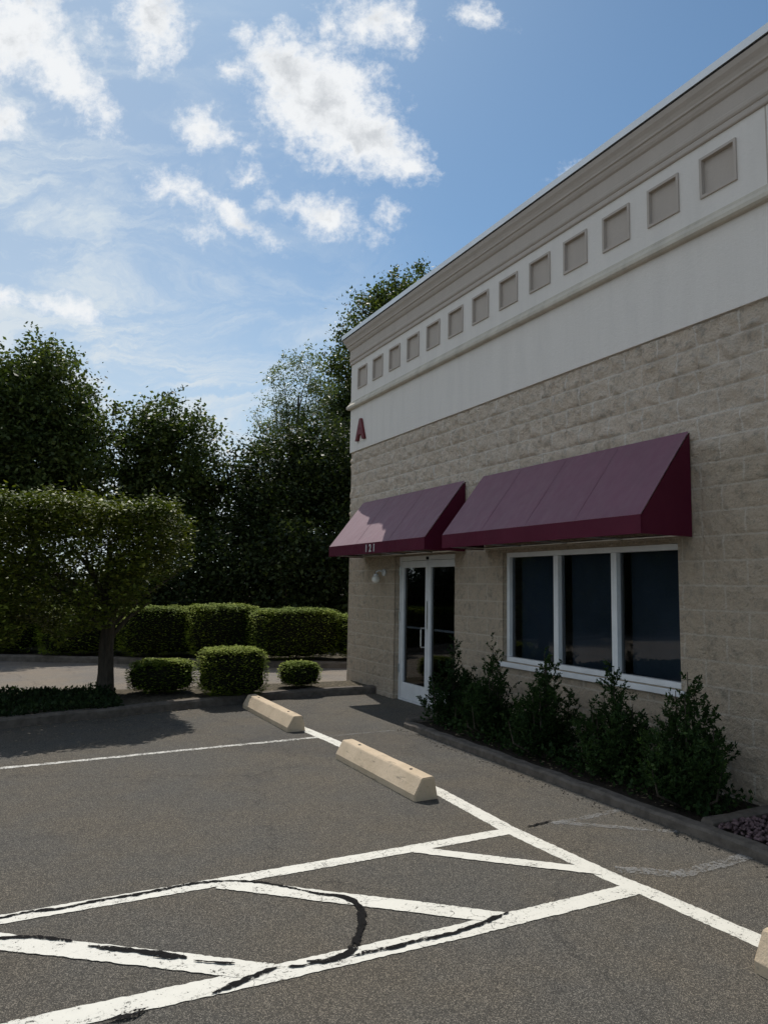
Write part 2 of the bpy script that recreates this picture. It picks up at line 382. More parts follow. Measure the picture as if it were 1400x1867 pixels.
def front_y(x):    # near island: front face of its kerb
    P = [(-14, 5.6), (-4, 7.9), (0, 8.93), (2.31, 9.52), (3.39, 9.80), (4.2, 9.86), (4.98, 9.84)]
    return float(np.interp(x, [a for a, b in P], [b for a, b in P]))
def back_y(x):
    return float(np.interp(x, [-14, -4, 0, 1.3, 4.98], [11.6, 11.3, 11.05, 10.85, 10.62]))
def far_y(x):      # kerb beyond the service lane
    return float(np.interp(x, [-30, -8, -.1, 3.7, 5.6, 9], [20.0, 18.6, 16.25, 14.15, 12.95, 12.6]))
xs = np.linspace(-14, 4.985, 60)
fx = np.linspace(-30, 9, 40)
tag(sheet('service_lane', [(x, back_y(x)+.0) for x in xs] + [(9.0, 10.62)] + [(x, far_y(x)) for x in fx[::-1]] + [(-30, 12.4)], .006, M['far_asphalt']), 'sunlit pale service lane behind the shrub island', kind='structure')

def kerb(name, line, width, h, label, side=1, seed=1):
    """line: ground points; kerb body lies to the side of it"""
    rnd = random.Random(seed); bm = bmesh.new(); prof = []
    # resample
    pts = []
    for a, b in zip(line[:-1], line[1:]):
        a = Vector(a); b = Vector(b); n = max(1, int((b-a).length/.12))
        for i in range(n): pts.append(a.lerp(b, i/n))
    pts.append(Vector(line[-1]))
    rows = []
    for i, q in enumerate(pts):
        d = (pts[min(i+1, len(pts)-1)]-pts[max(i-1, 0)]).normalized(); nrm = Vector((-d.y, d.x))*side
        j = lambda s=.004: rnd.uniform(-s, s)
        hh = h + j(.006)
        row = [(0, -.01), (0+j(), hh*.75), (.018+j(), hh), (width-.018+j(), hh+j()), (width, hh*.8), (width, -.01)]
        rows.append([bm.verts.new((q.x+nrm.x*o, q.y+nrm.y*o, z)) for o, z in row])
    for r0, r1 in zip(rows[:-1], rows[1:]):
        for k in range(len(r0)-1): bm.faces.new((r0[k], r1[k], r1[k+1], r0[k+1]))
    bm.faces.new(rows[0]); bm.faces.new(rows[-1][::-1])
    bmesh.ops.recalc_face_normals(bm, faces=bm.faces[:])
    o = mk(name, bm, M['kerb']); return tag(o, label, kind='structure')
kerb('kerb', [(x, front_y(x)) for x in xs], .14, .11, 'low kerb along the front of the shrub island', 1, 2)
kerb('kerb', [(x, far_y(x)) for x in fx], .16, .13, 'far kerb along the hedge', 1, 3)
kerb('kerb', [(4.10, -4), (4.10, 7.36), (4.16, 7.44)],     .12, .068, 'kerb of the planting bed by the wall', -1, 4)
kerb('kerb', [(4.17, 7.45), (4.96, 7.45)], .11, .09, 'short kerb end of the planting bed beside the door', -1, 5)
kerb('kerb', [(4.23, 3.46), (4.985, 3.46)], .10, .095, 'cross kerb dividing mulch from stones', -1, 6)
# planting soil
def soil(name, poly, z, m, label, amp=.02, step=.08, seed=0):
    return tag(sheet(name, poly, z, m), label, kind='structure')
soil('planting_bed', [(4.22, 3.45), (4.985, 3.45), (4.985, 7.36), (4.22, 7.36)], .05, M['soil'], 'dark mulch under the upright shrubs')
soil('planting_bed', [(4.22, -4), (4.985, -4), (4.985, 3.37), (4.22, 3.37)], .05, M['soil'], 'soil under reddish stones')
soil('planting_bed', [(x, front_y(x)+.13) for x in xs] + [(x, back_y(x)+.06) for x in xs[::-1]], .09, M['dry_soil'], 'dry soil of the shrub island')
soil('planting_bed', [(x, far_y(x)+.15) for x in fx] + [(9, 90), (-60, 90), (-60, 20.2)], .10, M['dry_soil'], 'soil under the hedge and trees')

# painted lines
def ribbon(name, pts, width, z, m, label, seed=0, jit=.004, wvar=0.0):
    rnd = random.Random(seed); P = []
    for a, b in zip(pts[:-1], pts[1:]):
        a = Vector(a); b = Vector(b); n = max(1, int((b-a).length/.02))
        for i in range(n): P.append(a.lerp(b, i/n))
    P.append(Vector(pts[-1])); n = len(P)
    # smooth corners
    if wvar:
        for _ in range(3): P = [P[0]]+[(P[i-1]+P[i]*2+P[i+1])/4 for i in range(1, n-1)]+[P[-1]]
    V = []; wv = 1.0
    for i, q in enumerate(P):
        d = (P[min(i+1, n-1)]-P[max(i-1, 0)]).normalized(); nr = Vector((-d.y, d.x))
        wv = 1+(wv-1)*.8+rnd.uniform(-1, 1)*wvar
        wv = min(1.7, max(.35, wv)); hw = width/2*wv*(min(1, .25+min(i, n-1-i)*.2) if wvar else 1)
        V.append((*(q+nr*(hw+rnd.uniform(-jit, jit))), z)); V.append((*(q-nr*(hw+rnd.uniform(-jit, jit))), z))
    F = np.array([(2*i, 2*i+1, 2*i+3, 2*i+2) for i in range(n-1)])
    return tag(fast(name, np.array(V), F, m), label, kind='structure')
ribbon('painted_line', [(2.995, 7.95), (3.06, 7.06), (3.09, 6.4), (3.10, 4.96), (3.06, 4.04), (3.10, 3.11), (3.13, 2.91), (3.18, 2.27), (3.24, .2), (3.2, -4)], .125, .0020, M['paint'], 'long white line running along the wheel stops', 1)
ribbon('painted_line', [(2.98, 7.235), (1.5, 7.17), (.9, 7.13), (0, 7.09), (-4, 6.95)], .068, .0034, M['paint_worn'], 'thin worn white stall line near the island', 2, .009)
ribbon('painted_line', [(3.0, 4.00), (2.2, 3.985), (1.05, 3.985), (0, 3.99), (-3, 3.98)], .105, .0034, M['paint'], 'white line on the far side of the hatched bay', 3)
ribbon('painted_line', [(3.07, 2.965), (2.0, 2.965), (1.08, 2.985), (.2, 3.02), (-3, 3.05)], .125, .0034, M['paint'], 'white line on the near side of the hatched bay', 4)
ribbon('painted_line', [(1.10, 3.96), (1.29, 3.80), (1.60, 3.53), (1.93, 3.255), (2.24, 2.98)], .125, .0048, M['paint'], 'middle diagonal hatch line', 5)
ribbon('painted_line', [(-.18, 3.93), (.05, 3.76), (.32, 3.56), (.69, 3.28), (1.05, 3.0)], .135, .0048, M['paint'], 'left diagonal hatch line', 6)
ribbon('painted_line', [(2.30, 3.96), (2.66, 3.62), (3.10, 3.22)], .10, .0048, M['paint'], 'right diagonal hatch line', 7)
for i, (P_, wd) in enumerate([([(3.12, 7.24), (3.6, 7.26), (4.0, 7.25)], .03), ([(3.40, 4.0), (3.79, 4.01), (4.09, 4.04)], .06), ([(3.42, 4.02), (3.70, 3.81), (4.07, 3.51)], .06), ([(3.20, 3.20), (3.35, 3.11), (3.45, 3.0)], .10), ([(3.45, 3.0), (3.77, 3.0), (4.09, 3.02)], .09)]):
    ribbon('faded_line', P_, wd, .0020+.0012*i, M['paint_ghost'], 'faded grey trace of an old line near the kerb', 20+i, .008)
SEAL = [([(3.20, 4.01), (3.33, 4.03), (3.44, 4.05)], .035),
 ([(-1.2, 4.02), (-.5, 3.98), (.05, 4.0), (.19, 4.02), (.31, 3.99), (.49, 4.01), (.7, 4.0), (.9, 4.02), (1.04, 4.01), (1.18, 3.96), (1.31, 3.87), (1.42, 3.75), (1.5, 3.65)], .028),
 ([(1.47, 3.68), (1.53, 3.61), (1.59, 3.57), (1.645, 3.5), (1.655, 3.38), (1.58, 3.21), (1.49, 3.08), (1.42, 3.0), (1.35, 2.98), (1.29, 2.98), (1.22, 3.01)], .048),
 ([(.80, 2.94), (.88, 2.965), (.95, 2.985), (1.03, 3.01), (1.09, 3.02)], .05),
 ([(1.09, 3.02), (1.17, 2.99), (1.26, 2.98), (1.36, 2.96)], .025),
 ([(1.38, 2.96), (1.47, 2.975), (1.6, 2.955), (1.74, 2.965), (1.91, 2.955), (2.08, 2.975), (2.18, 3.0), (2.29, 3.02)], .034),
 ([(-.9, 3.82), (-.3, 3.84), (.06, 3.78), (.16, 3.745), (.25, 3.69), (.36, 3.60)], .034),
 ([(.40, 3.54), (.5, 3.47), (.61, 3.385), (.69, 3.325), (.77, 3.255)], .05),
 ([(.585, 3.40), (.64, 3.35), (.69, 3.335)], .04),
 ([(.64, 3.32), (.70, 3.28), (.745, 3.27)], .05),
 ([(.79, 3.22), (.88, 3.155), (.94, 3.12)], .025),
 ([(.40, 2.93), (.50, 2.93), (.56, 2.95)], .05)]
for i, (P_, wd) in enumerate(SEAL):
    ribbon('crack_sealant', P_, wd*.76, .0062+.0004*i, M['seal'], 'black tar seal over a crack in the asphalt', 40+i, .006, .16)

# ------------------------------------------------------------------ building
BX = 5.0; Y0, Y1 = -4.0, 10.92
bld = empty('commercial_building', (BX, 3.5, 0), 'single storey beige block and white stucco building with two maroon awnings', 'building')
rng = np.random.default_rng(5)
def vnoise(a, b, sc, seed):
    r = np.random.default_rng(seed); T = r.random((256, 256))
    x = a*sc+100; y = b*sc+100; xi = np.floor(x).astype(int); yi = np.floor(y).astype(int); fx_ = x-xi; fy_ = y-yi
    fx_ = fx_*fx_*(3-2*fx_); fy_ = fy_*fy_*(3-2*fy_)
    g = lambda i, j: T[i % 256, j % 256]
    return (g(xi, yi)*(1-fx_)+g(xi+1, yi)*fx_)*(1-fy_)+(g(xi, yi+1)*(1-fx_)+g(xi+1, yi+1)*fx_)*fy_
OPEN = [(7.69, 9.29, -1, 2.05), (4.24, 6.68, .79, 2.02)]
ZT = 3.86
def lines(lo, hi, base, pitch, n, extra):
    L = [lo, hi]+extra
    k0 = int(math.floor((lo-base)/pitch)); k1 = int(math.ceil((hi-base)/pitch))
    for k in range(k0, k1+1):
        b = base+k*pitch
        for d in [-.009, -.004, .004, .009]+[pitch*i/n for i in range(1, n)]: 
            if lo < b+d < hi: L.append(b+d)
    L = sorted(L); o = [L[0]]
    for q in L[1:]:
        if q in extra or q == hi:
            if q-o[-1] < .003 and o[-1] not in extra and o[-1] != lo: o[-1] = q
            elif q > o[-1]: o.append(q)
        elif q-o[-1] > .003: o.append(q)
    return np.array(o)
yl = lines(Y0, Y1, 0, .2, 7, [7.69, 9.29, 4.24, 6.68]); zl = lines(0, ZT, ZT, .2, 7, [2.05, .79, 2.02])
YY, ZZ = np.meshgrid(yl, zl, indexing='ij')
row = np.floor((ZZ-ZT)/.2+1e-6).astype(int)
off = np.where(row % 2 == 0, 0.0, .2)
dz = np.abs((ZZ-ZT)/.2-np.round((ZZ-ZT)/.2))*.2
ty = (YY+off)/.4; dy = np.abs(ty-np.round(ty))*.4
jd = np.minimum(dz, dy)
blockid = (np.floor(ty).astype(int)*131+row*977)
prot = (np.sin(blockid*12.9898)*43758.5453); prot = prot-np.floor(prot)
amp = np.clip((ZZ-2.2)/1.0, 0, 1)*.65+.35
rel = (vnoise(YY, ZZ, 9, 1)-.5)*.036+(vnoise(YY, ZZ, 18, 2)-.5)*.040+(vnoise(YY, ZZ, 45, 3)-.5)*.018+prot*.010
face = np.clip((jd-.005)/.03, 0, 1); face = face*(2-face)
D = face*(.009+rel)*amp - .003
XX = BX-D
# straight edges at the openings and the ends
near = np.zeros_like(XX, bool)
for (a, b, c_, d) in OPEN:
    near |= (YY > a-.001) & (YY < b+.001) & (ZZ > c_-.001) & (ZZ < d+.001)
XX[near] = BX-.006
XX[-1, :] = BX-.004; XX[:, -1] = BX-.004
nY, nZ = XX.shape
V = np.stack([XX, YY, ZZ], -1).reshape(-1, 3)
ii, jj = np.meshgrid(np.arange(nY-1), np.arange(nZ-1), indexing='ij')
ym = (yl[ii]+yl[ii+1])/2; zm = (zl[jj]+zl[jj+1])/2
keep = np.ones_like(ym, bool)
for (a, b, c_, d) in OPEN: keep &= ~((ym > a) & (ym < b) & (zm > c_) & (zm < d))
a = (ii*nZ+jj)[keep]; F = np.stack([a, a+1, a+1+nZ, a+nZ], -1)
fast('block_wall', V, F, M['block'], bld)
# thickness behind the face, with reveals
bm = bmesh.new()
XI = BX+.006
def wallbox(y0, y1, z0, z1): box(bm, XI, BX+.30, y0, y1, z0, z1)
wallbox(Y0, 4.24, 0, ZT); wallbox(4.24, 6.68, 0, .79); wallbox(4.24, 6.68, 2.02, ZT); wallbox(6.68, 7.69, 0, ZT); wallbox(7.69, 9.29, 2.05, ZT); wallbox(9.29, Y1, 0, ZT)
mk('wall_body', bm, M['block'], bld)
bm = bmesh.new(); box(bm, BX+.303, 15, Y1-.28, Y1-.003, 0, ZT); box(bm, BX+.303, 15, Y0+.003, Y0+.3, 0, ZT); box(bm, 14.7, 15, Y0+.303, Y1-.283, 0, ZT)
mk('side_wall', bm, M['block'], bld)
bm = bmesh.new(); box(bm, BX+.304, 14.69, Y0+.31, Y1-.29, -.015, .02); mk('floor', bm, M['inside_floor'], bld)
bm = bmesh.new(); box(bm, 8.5, 8.6, Y0+.31, Y1-.29, .02, 2.75); box(bm, BX+.31, 8.49, 7.05, 7.15, .02, 2.75); mk('interior_wall', bm, M['inside_wall'], bld)
bm = bmesh.new(); box(bm, BX+.304, 14.69, Y0+.31, Y1-.29, 2.76, 2.80); mk('ceiling', bm, M['inside_wall'], bld)
# stucco band with 13 sunk panels
bm = bmesh.new()
XF = BX-.028
PAN = [(3.72+.565*k) for k in list(range(-13, -1))+list(range(0, 13))]
PW, PZ0, PZ1 = .150, 4.935, 5.245
ycur = Y0
def quad(b, x, y0, y1, z0, z1): b.faces.new([b.verts.new(q) for q in ((x, y0, z0), (x, y0, z1), (x, y1, z1), (x, y1, z0))])
quad(bm, XF, Y0, Y1+.028, ZT, PZ0); quad(bm, XF, Y0, Y1+.028, PZ1, 5.60)
for pc in PAN:
    quad(bm, XF, ycur, pc-PW, PZ0, PZ1); ycur = pc+PW
quad(bm, XF, ycur, Y1+.028, PZ0, PZ1)
# end face, underside, back
bm.faces.new([bm.verts.new(q) for q in ((XF, Y1+.028, ZT), (XF, Y1+.028, 5.60), (15.03, Y1+.028, 5.60), (15.03, Y1+.028, ZT))])
bm.faces.new([bm.verts.new(q) for q in ((XF, Y0, ZT), (XF, Y1+.028, ZT), (BX+.004, Y1+.028, ZT), (BX+.004, Y0, ZT))])
bm.faces.new([bm.verts.new(q) for q in ((XF, Y0, ZT), (15.03, Y0, ZT), (15.03, Y0, 5.60), (XF, Y0, 5.60))])
bm.faces.new([bm.verts.new(q) for q in ((15.03, Y0, ZT), (15.03, Y1+.028, ZT), (15.03, Y1+.028, 5.60), (15.03, Y0, 5.60))])
mk('stucco_band', bm, M['stucco'], bld)
for pc in PAN:
    bm = bmesh.new(); y0, y1 = pc-PW, pc+PW
    # raised surround
    t_ = .024
    for (a0, a1, b0, b1) in ((y0-t_, y1+t_, PZ1, PZ1+t_), (y0-t_, y1+t_, PZ0-t_, PZ0), (y0-t_, y0, PZ0, PZ1), (y1, y1+t_, PZ0, PZ1)):
        box(bm, XF-.016, XF+.03, a0, a1, b0, b1)
    fr_ = mk('panel_frame', bm, M['stucco_trim'], bld)
    bm = bmesh.new(); quad(bm, XF+.022, y0, y1, PZ0, PZ1); mk('sunk_panel', bm, M['stucco_trim'], fr_)
def profile(name, prof, m, parent, y0=Y0):
    """extrude a moulding profile (offset out, z) along the front and round the far corner"""
    bm = bmesh.new(); rings = []
    for (where) in (0, 1, 2):
        r = []
        for o, z in prof:
            if where == 0: q = (BX-o, y0, z)
            elif where == 1: q = (BX-o, Y1+o, z)
            else: q = (15+.0, Y1+o, z)
            r.append(bm.verts.new(q))
        rings.append(r)
    for r0, r1 in zip(rings[:-1], rings[1:]):
        for k in range(len(prof)-1): bm.faces.new((r0[k], r0[k+1], r1[k+1], r1[k]))
    return mk(name, bm, m, parent)
profile('ledge', [(.02, 4.600), (.070, 4.605), (.088, 4.620), (.088, 4.655), (.070, 4.680), (.050, 4.705), (.045, 4.735), (.02, 4.745)], M['stucco_ledge'], bld)
profile('cornice', [(.02, 5.385), (.044, 5.390), (.050, 5.400), (.050, 5.435), (.044, 5.447), (.054, 5.455), (.062, 5.470), (.062, 5.500), (.052, 5.512), (.052, 5.640), (.070, 5.655), (.084, 5.680), (.090, 5.705), (.104, 5.715), (.106, 5.735), (.118, 5.765), (.140, 5.800), (.150, 5.835), (.150, 5.846)], M['stucco_trim'], bld)
profile('dark_joint', [(.10, 5.847), (.1525, 5.847), (.1525, 5.862), (.10, 5.862)], M['dark'], bld)
profile('metal_coping', [(.12, 5.863), (.168, 5.857), (.172, 5.925), (.15, 5.935), (-.28, 5.92), (-.28, 5.5)], M['coping'], bld)
bm = bmesh.new(); box(bm, BX+.29, 14.9, Y0+.05, Y1-.29, 5.40, 5.45); mk('roof', bm, M['roof'], bld)
# vertical control joint in the stucco
bm = bmesh.new(); box(bm, XF-.0015, XF+.002, 3.285, 3.297, 4.745, 5.385); box(bm, XF-.0015, XF+.002, 3.285, 3.297, ZT, 4.60); mk('control_joint', bm, M['stucco_trim'], bld)

# window
win = empty('window', (BX+.06, 5.46, .79)); win.parent = bld; win.location = Vector((BX+.06, 5.46, .79))-Vector(bld.location)
XW0, XW1 = BX+.045, BX+.125
bm = bmesh.new()
for (y0, y1, z0, z1) in ((4.242, 6.678, 1.965, 2.018), (4.242, 4.285, .845, 1.965), (6.63, 6.678, .845, 1.965)): box(bm, XW0, XW1, y0, y1, z0, z1, .003)
mk('window_frame', bm, M['white_metal'], win)
for y0, y1 in ((4.990, 5.060), (5.805, 5.875)):
    bm = bmesh.new(); box(bm, XW0-.004, XW1, y0, y1, .846, 1.964, .004); mk('mullion', bm, M['white_metal'], win)
bm = bmesh.new(); box(bm, XW0-.002, XW1, 4.242, 6.678, .792, .843, .003); box(bm, BX-.035, BX+.038, 4.20, 6.73, .735, .788, .006); mk('sill', bm, M['white_metal'], win)
for y0, y1 in ((4.286, 4.984), (5.066, 5.799), (5.881, 6.629)):
    bm = bmesh.new(); quad(bm, BX+.09, y0, y1, .844, 1.964); mk('pane', bm, M['glass'], win)
# blue-grey sheets added just inside the glass to brighten the panes
for y0, y1 in ((4.30, 4.97), (5.08, 5.785), (5.895, 6.615)):
    bm = bmesh.new(); box(bm, BX+.215, BX+.219, y0, y1, .80, 1.99); mk('pane_backing', bm, M['pane_fill'], win)
# doors
dr = empty('double_door', (BX+.08, 8.49, 0)); dr.parent = bld; dr.location = Vector((BX+.08, 8.49, 0))-Vector(bld.location)
XD0, XD1 = BX+.07, BX+.13
bm = bmesh.new()
box(bm, XD0, XD1+.02, 7.692, 7.735, .0, 2.048, .003); box(bm, XD0, XD1+.02, 9.245, 9.288, .0, 2.048, .003); box(bm, XD0, XD1+.02, 7.737, 9.243, 1.985, 2.048, .003)
box(bm, XD0-.02, XD1+.05, 7.737, 9.243, .001, .022, .002)
mk('door_frame', bm, M['white_metal'], dr)
for y0, y1, hs in ((7.74, 8.487, 1), (8.493, 9.24, -1)):
    leaf = bmesh.new(); st = .065
    box(leaf, XD0+.006, XD1, y0, y0+st, .026, 1.98, .003); box(leaf, XD0+.006, XD1, y1-st, y1, .026, 1.98, .003)
    box(leaf, XD0+.007, XD1, y0+st+.0005, y1-st-.0005, .026, .25, .003); box(leaf, XD0+.007, XD1, y0+st+.0005, y1-st-.0005, 1.885, 1.98, .003)
    lf = mk('door_leaf', leaf, M['white_metal'], dr)
    bm = bmesh.new(); quad(bm, BX+.105, y0+st, y1-st, .25, 1.885); mk('glass_pane', bm, M['glass'], lf) if False else abs_parent(mk('glass_pane', bm, M['glass']), dr)
    bm = bmesh.new(); tube(bm, [(BX+.16, y0+.05, 1.03), (BX+.16, y1-.05, 1.03)], .016, 10); mk('push_bar', bm, M['white_metal'], dr)
bm = bmesh.new()
tube(bm, [(XD0+.006, 8.57, .79), (XD0-.045, 8.57, .79), (XD0-.05, 8.57, .81), (XD0-.05, 8.57, 1.03), (XD0-.045, 8.57, 1.05), (XD0+.006, 8.57, 1.05)], .011, 10)
mk('pull_handle', bm, M['steel'], dr)
bm = bmesh.new(); box(bm, XD0-.004, XD0+.006, 8.475, 8.505, 1.04, 1.42, .002); mk('astragal', bm, M['steel'], dr)
bm = bmesh.new(); box(bm, XD0-.012, XD0, 8.46, 8.52, 1.99, 2.03, .003); mk('closer_cover', bm, M['dark'], dr)
for z in (.38, 1.12, 1.78):
    bm = bmesh.new(); tube(bm, [(XD0-.012, 9.262, z), (XD0-.012, 9.262, z+.12)], .012, 8); mk('hinge', bm, M['steel'], dr)

# awnings
def awning(y0, y1, label, seams, ragged=0):
    t = empty('awning', (BX, (y0+y1)/2, 2.06)); t['label'] = label; t.parent = bld; t.location = Vector((BX, (y0+y1)/2, 2.06))-Vector(bld.location)
    XO = 4.395; zt, zf, zb = 2.95, 2.215, 2.06
    # sloped sheet with slight sag between ribs
    n = 48; mth = 14; V = []
    ribs = np.linspace(y0, y1, 5)
    for i in range(n+1):
        y = y0+(y1-y0)*i/n
        d = np.min(np.abs(ribs-y)); sag = -.007*math.sin(min(1, d/((y1-y0)/8))*math.pi/2)
        for j in range(mth+1):
            s = j/mth; e = math.sin(s*math.pi)
            V.append((XO+(BX-.03-XO)*s - sag*e*-.75*0 , y, zf+(zt-zf)*s+sag*e))
    V = np.array(V); F = []
    for i in range(n):
        for j in range(mth): a = i*(mth+1)+j; F.append((a, a+1, a+mth+2, a+mth+1))
    F = np.array(F)[:, ::-1]
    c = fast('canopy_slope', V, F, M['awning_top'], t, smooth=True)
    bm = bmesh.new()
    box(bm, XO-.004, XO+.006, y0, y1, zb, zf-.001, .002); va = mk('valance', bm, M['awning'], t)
    for ys in (y0, y1):
        s = 1 if ys == y0 else -1
        bm = bmesh.new()
        prof = [(XO+.007, zb), (BX-.02, zb), (BX-.02, zt-.012), (XO+.007, zf-.008)]
        A = [bm.verts.new((x, ys, z)) for x, z in prof]; B = [bm.verts.new((x, ys+s*.008, z)) for x, z in prof]
        bm.faces.new(A); bm.faces.new(B[::-1])
        for k in range(4): bm.faces.new((A[k], B[k], B[(k+1) % 4], A[(k+1) % 4]))
        bmesh.ops.recalc_face_normals(bm, faces=bm.faces[:]); mk('end_panel', bm, M['awning'], t)
    for ys in seams:
        bm = bmesh.new(); tube(bm, [(XO+.002, ys, zf+.002), (XO+(BX-.04-XO)*.96, ys, zf+(zt-zf)*.96+.001)], .0014, 6); abs_parent(mk('seam', bm, M['awning_top']), t)
    bm = bmesh.new()
    for a, b in (((XO+.03, y0+.03, zb+.02), (XO+.03, y1-.03, zb+.02)), ((BX-.05, y0+.03, zb+.02), (BX-.05, y1-.03, zb+.02)), ((BX-.05, y0+.03, zt-.08), (BX-.05, y1-.03, zt-.08))):
        tube(bm, [a, b], .012, 6)
    for q in ribs:
        q = min(max(q, y0+.03), y1-.03); tube(bm, [(XO+.03, q, zb+.02), (BX-.05, q, zb+.02)], .012, 6)
    mk('frame_tube', bm, M['steel'], t)
    return t, va
a1, v1 = awning(7.44, 10.37, 'shorter awning over the door carrying small number characters', (8.4, 9.4))
a2, v2 = awning(4.08, 7.04, 'longer awning over the window', (4.845, 5.545, 6.275))
# characters
def text(s, size, ext, off, loc, m, name, parent, sx=1.0, space=1.0):
    cu = bpy.data.curves.new(name, 'FONT'); cu.body = s; cu.size = size; cu.extrude = ext; cu.offset = off; cu.align_x = 'CENTER'; cu.space_character = space
    tmp = bpy.data.objects.new('t', cu); COL.objects.link(tmp)
    bpy.context.view_layer.update()
    me = bpy.data.meshes.new_from_object(tmp.evaluated_get(bpy.context.evaluated_depsgraph_get()))
    bpy.data.objects.remove(tmp); me.materials.clear(); me.materials.append(m); me.name = name
    R = Matrix(((0, 0, -1), (-1, 0, 0), (0, 1, 0))).to_4x4()
    me.transform(Matrix.Translation(loc) @ R @ Matrix.Diagonal((sx, 1, 1, 1)))
    o = bpy.data.objects.new(name, me); COL.objects.link(o); abs_parent(o, parent); return o
for ch, yy in (('1', 9.03), ('2', 8.91), ('1', 8.79)):
    text(ch, .145, .003, .003, (4.387, yy, 2.088), M['digit'], 'number_character', a1, .95)
text('A', .46, .02, .022, (XF-.022, 10.49, 4.03), M['maroon'], 'letter_sign', bld, .92)

# wall lamp
lamp = empty('wall_lamp', (BX, 9.62, 1.80)); lamp.parent = bld; lamp.location = Vector((BX, 9.62, 1.80))-Vector(bld.location)
bm = bmesh.new(); tube(bm, [(BX-.012, 9.62, 1.82), (BX-.035, 9.62, 1.82)], [.055, .05], 20); tube(bm, [(BX-.03, 9.62, 1.83), (BX-.09, 9.645, 1.85), (BX-.13, 9.66, 1.83), (BX-.135, 9.66, 1.79)], .013, 10)
tube(bm, [(BX-.135, 9.66, 1.80), (BX-.135, 9.66, 1.765)], [.03, .04], 16); mk('bracket', bm, M['white_metal'], lamp, True)
bm = bmesh.new(); bmesh.ops.create_uvsphere(bm, u_segments=20, v_segments=14, radius=.062); bmesh.ops.translate(bm, verts=bm.verts[:], vec=(BX-.135, 9.66, 1.715)); mk('globe', bm, M['globe'], lamp, True)

# ------------------------------------------------------------------ wheel stops
def wheel_stop(y0, y1, xc, label, rot=0.0):
    bm = bmesh.new(); L = y1-y0; n = 16
    sec = [(-.112, 0), (-.113, .048), (-.050, .158), (-.040, .166), (.052, .168), (.064, .160), (.098, 0)]
    rows = []; rnd = random.Random(int(y0*10))
    for i in range(n+1):
        y = -L/2+L*i/n; r = []
        for (x, z) in sec:
            j = .0015
            e = .006 if i in (0, n) else 0
            r.append(bm.verts.new((x*(1-e*2)+rnd.uniform(-j, j), y, z*(1-e)+rnd.uniform(-j, j)*(z > 0))))
        rows.append(r)
    for r0, r1 in zip(rows[:-1], rows[1:]):
        for k in range(len(sec)): bm.faces.new((r0[k], r1[k], r1[(k+1) % len(sec)], r0[(k+1) % len(sec)]))
    bm.faces.new(rows[0]); bm.faces.new(rows[-1][::-1]); bmesh.ops.recalc_face_normals(bm, faces=bm.faces[:])
    ends = [e for e in bm.edges if (e.verts[0].co.y == e.verts[1].co.y) and abs(abs(e.verts[0].co.y)-L/2) < 1e-4 and e.verts[0].co.z+e.verts[1].co.z > .01]
    bmesh.ops.bevel(bm, geom=ends, offset=.008, segments=2, affect='EDGES')
    me = bpy.data.meshes.new('wheel_stop'); bm.to_mesh(me); bm.free(); me.materials.append(M['concrete_stop'])
    o = bpy.data.objects.new('wheel_stop', me); COL.objects.link(o); o.location = (xc, (y0+y1)/2, .001); o.rotation_euler.z = rot
    tag(o, label, 'wheel stop', 'concrete wheel stops')
    for yy in (-L*.32, L*.32):
        b = bmesh.new(); tube(b, [(.005, yy, .160), (.005, yy, .1715)], .013, 10)
        m2 = bpy.data.meshes.new('anchor_pin'); b.to_mesh(m2); b.free(); m2.materials.append(M['dark']); q = bpy.data.objects.new('anchor_pin', m2); COL.objects.link(q); q.parent = o
    return o
wheel_stop(7.60, 9.32, 2.895, 'tan concrete wheel stop farthest away, beside the clipped shrubs')
wheel_stop(4.82, 6.30, 2.900, 'whole tan concrete wheel stop in the middle of the lot, nearest the window')
wheel_stop(.36, 2.13, 3.015, 'tan concrete wheel stop cut off by the right edge of the photo')

# ------------------------------------------------------------------ foliage
def leaves(centers, size, rng, up=0.0, aspect=.5, dirs=None, jit=.35, face=None, fj=.6):
    """one kite-shaped folded leaf per centre; face = the way the blades look, dirs = the way they point"""
    n = len(centers)
    if face is not None:
        N = np.broadcast_to(np.asarray(face, float), (n, 3))+rng.normal(size=(n, 3))*fj
        N = N/(np.linalg.norm(N, axis=1, keepdims=True)+1e-9)
        q = rng.normal(size=(n, 3)) if dirs is None else dirs+rng.normal(size=(n, 3))*jit
        d = q-N*np.sum(q*N, 1, keepdims=True); d /= np.linalg.norm(d, axis=1, keepdims=True)+1e-9
        s = np.cross(d, N)
    else:
        if dirs is None:
            d = rng.normal(size=(n, 3)); d[:, 2] += up
        else: d = dirs+rng.normal(size=(n, 3))*jit
        d /= np.linalg.norm(d, axis=1, keepdims=True)+1e-9
        q = rng.normal(size=(n, 3)); s = np.cross(d, q); s /= np.linalg.norm(s, axis=1, keepdims=True)+1e-9
    nn = np.cross(d, s)
    L = size*(.65+.7*rng.random((n, 1))); Wd = L*aspect
    base = centers; mid = base+d*L*.5; tip = base+d*L
    V = np.stack([base, mid+s*Wd*.5+nn*L*.08, tip, mid-s*Wd*.5+nn*L*.08], 1).reshape(-1, 3)
    F = np.arange(n*4).reshape(-1, 4)
    return V, F
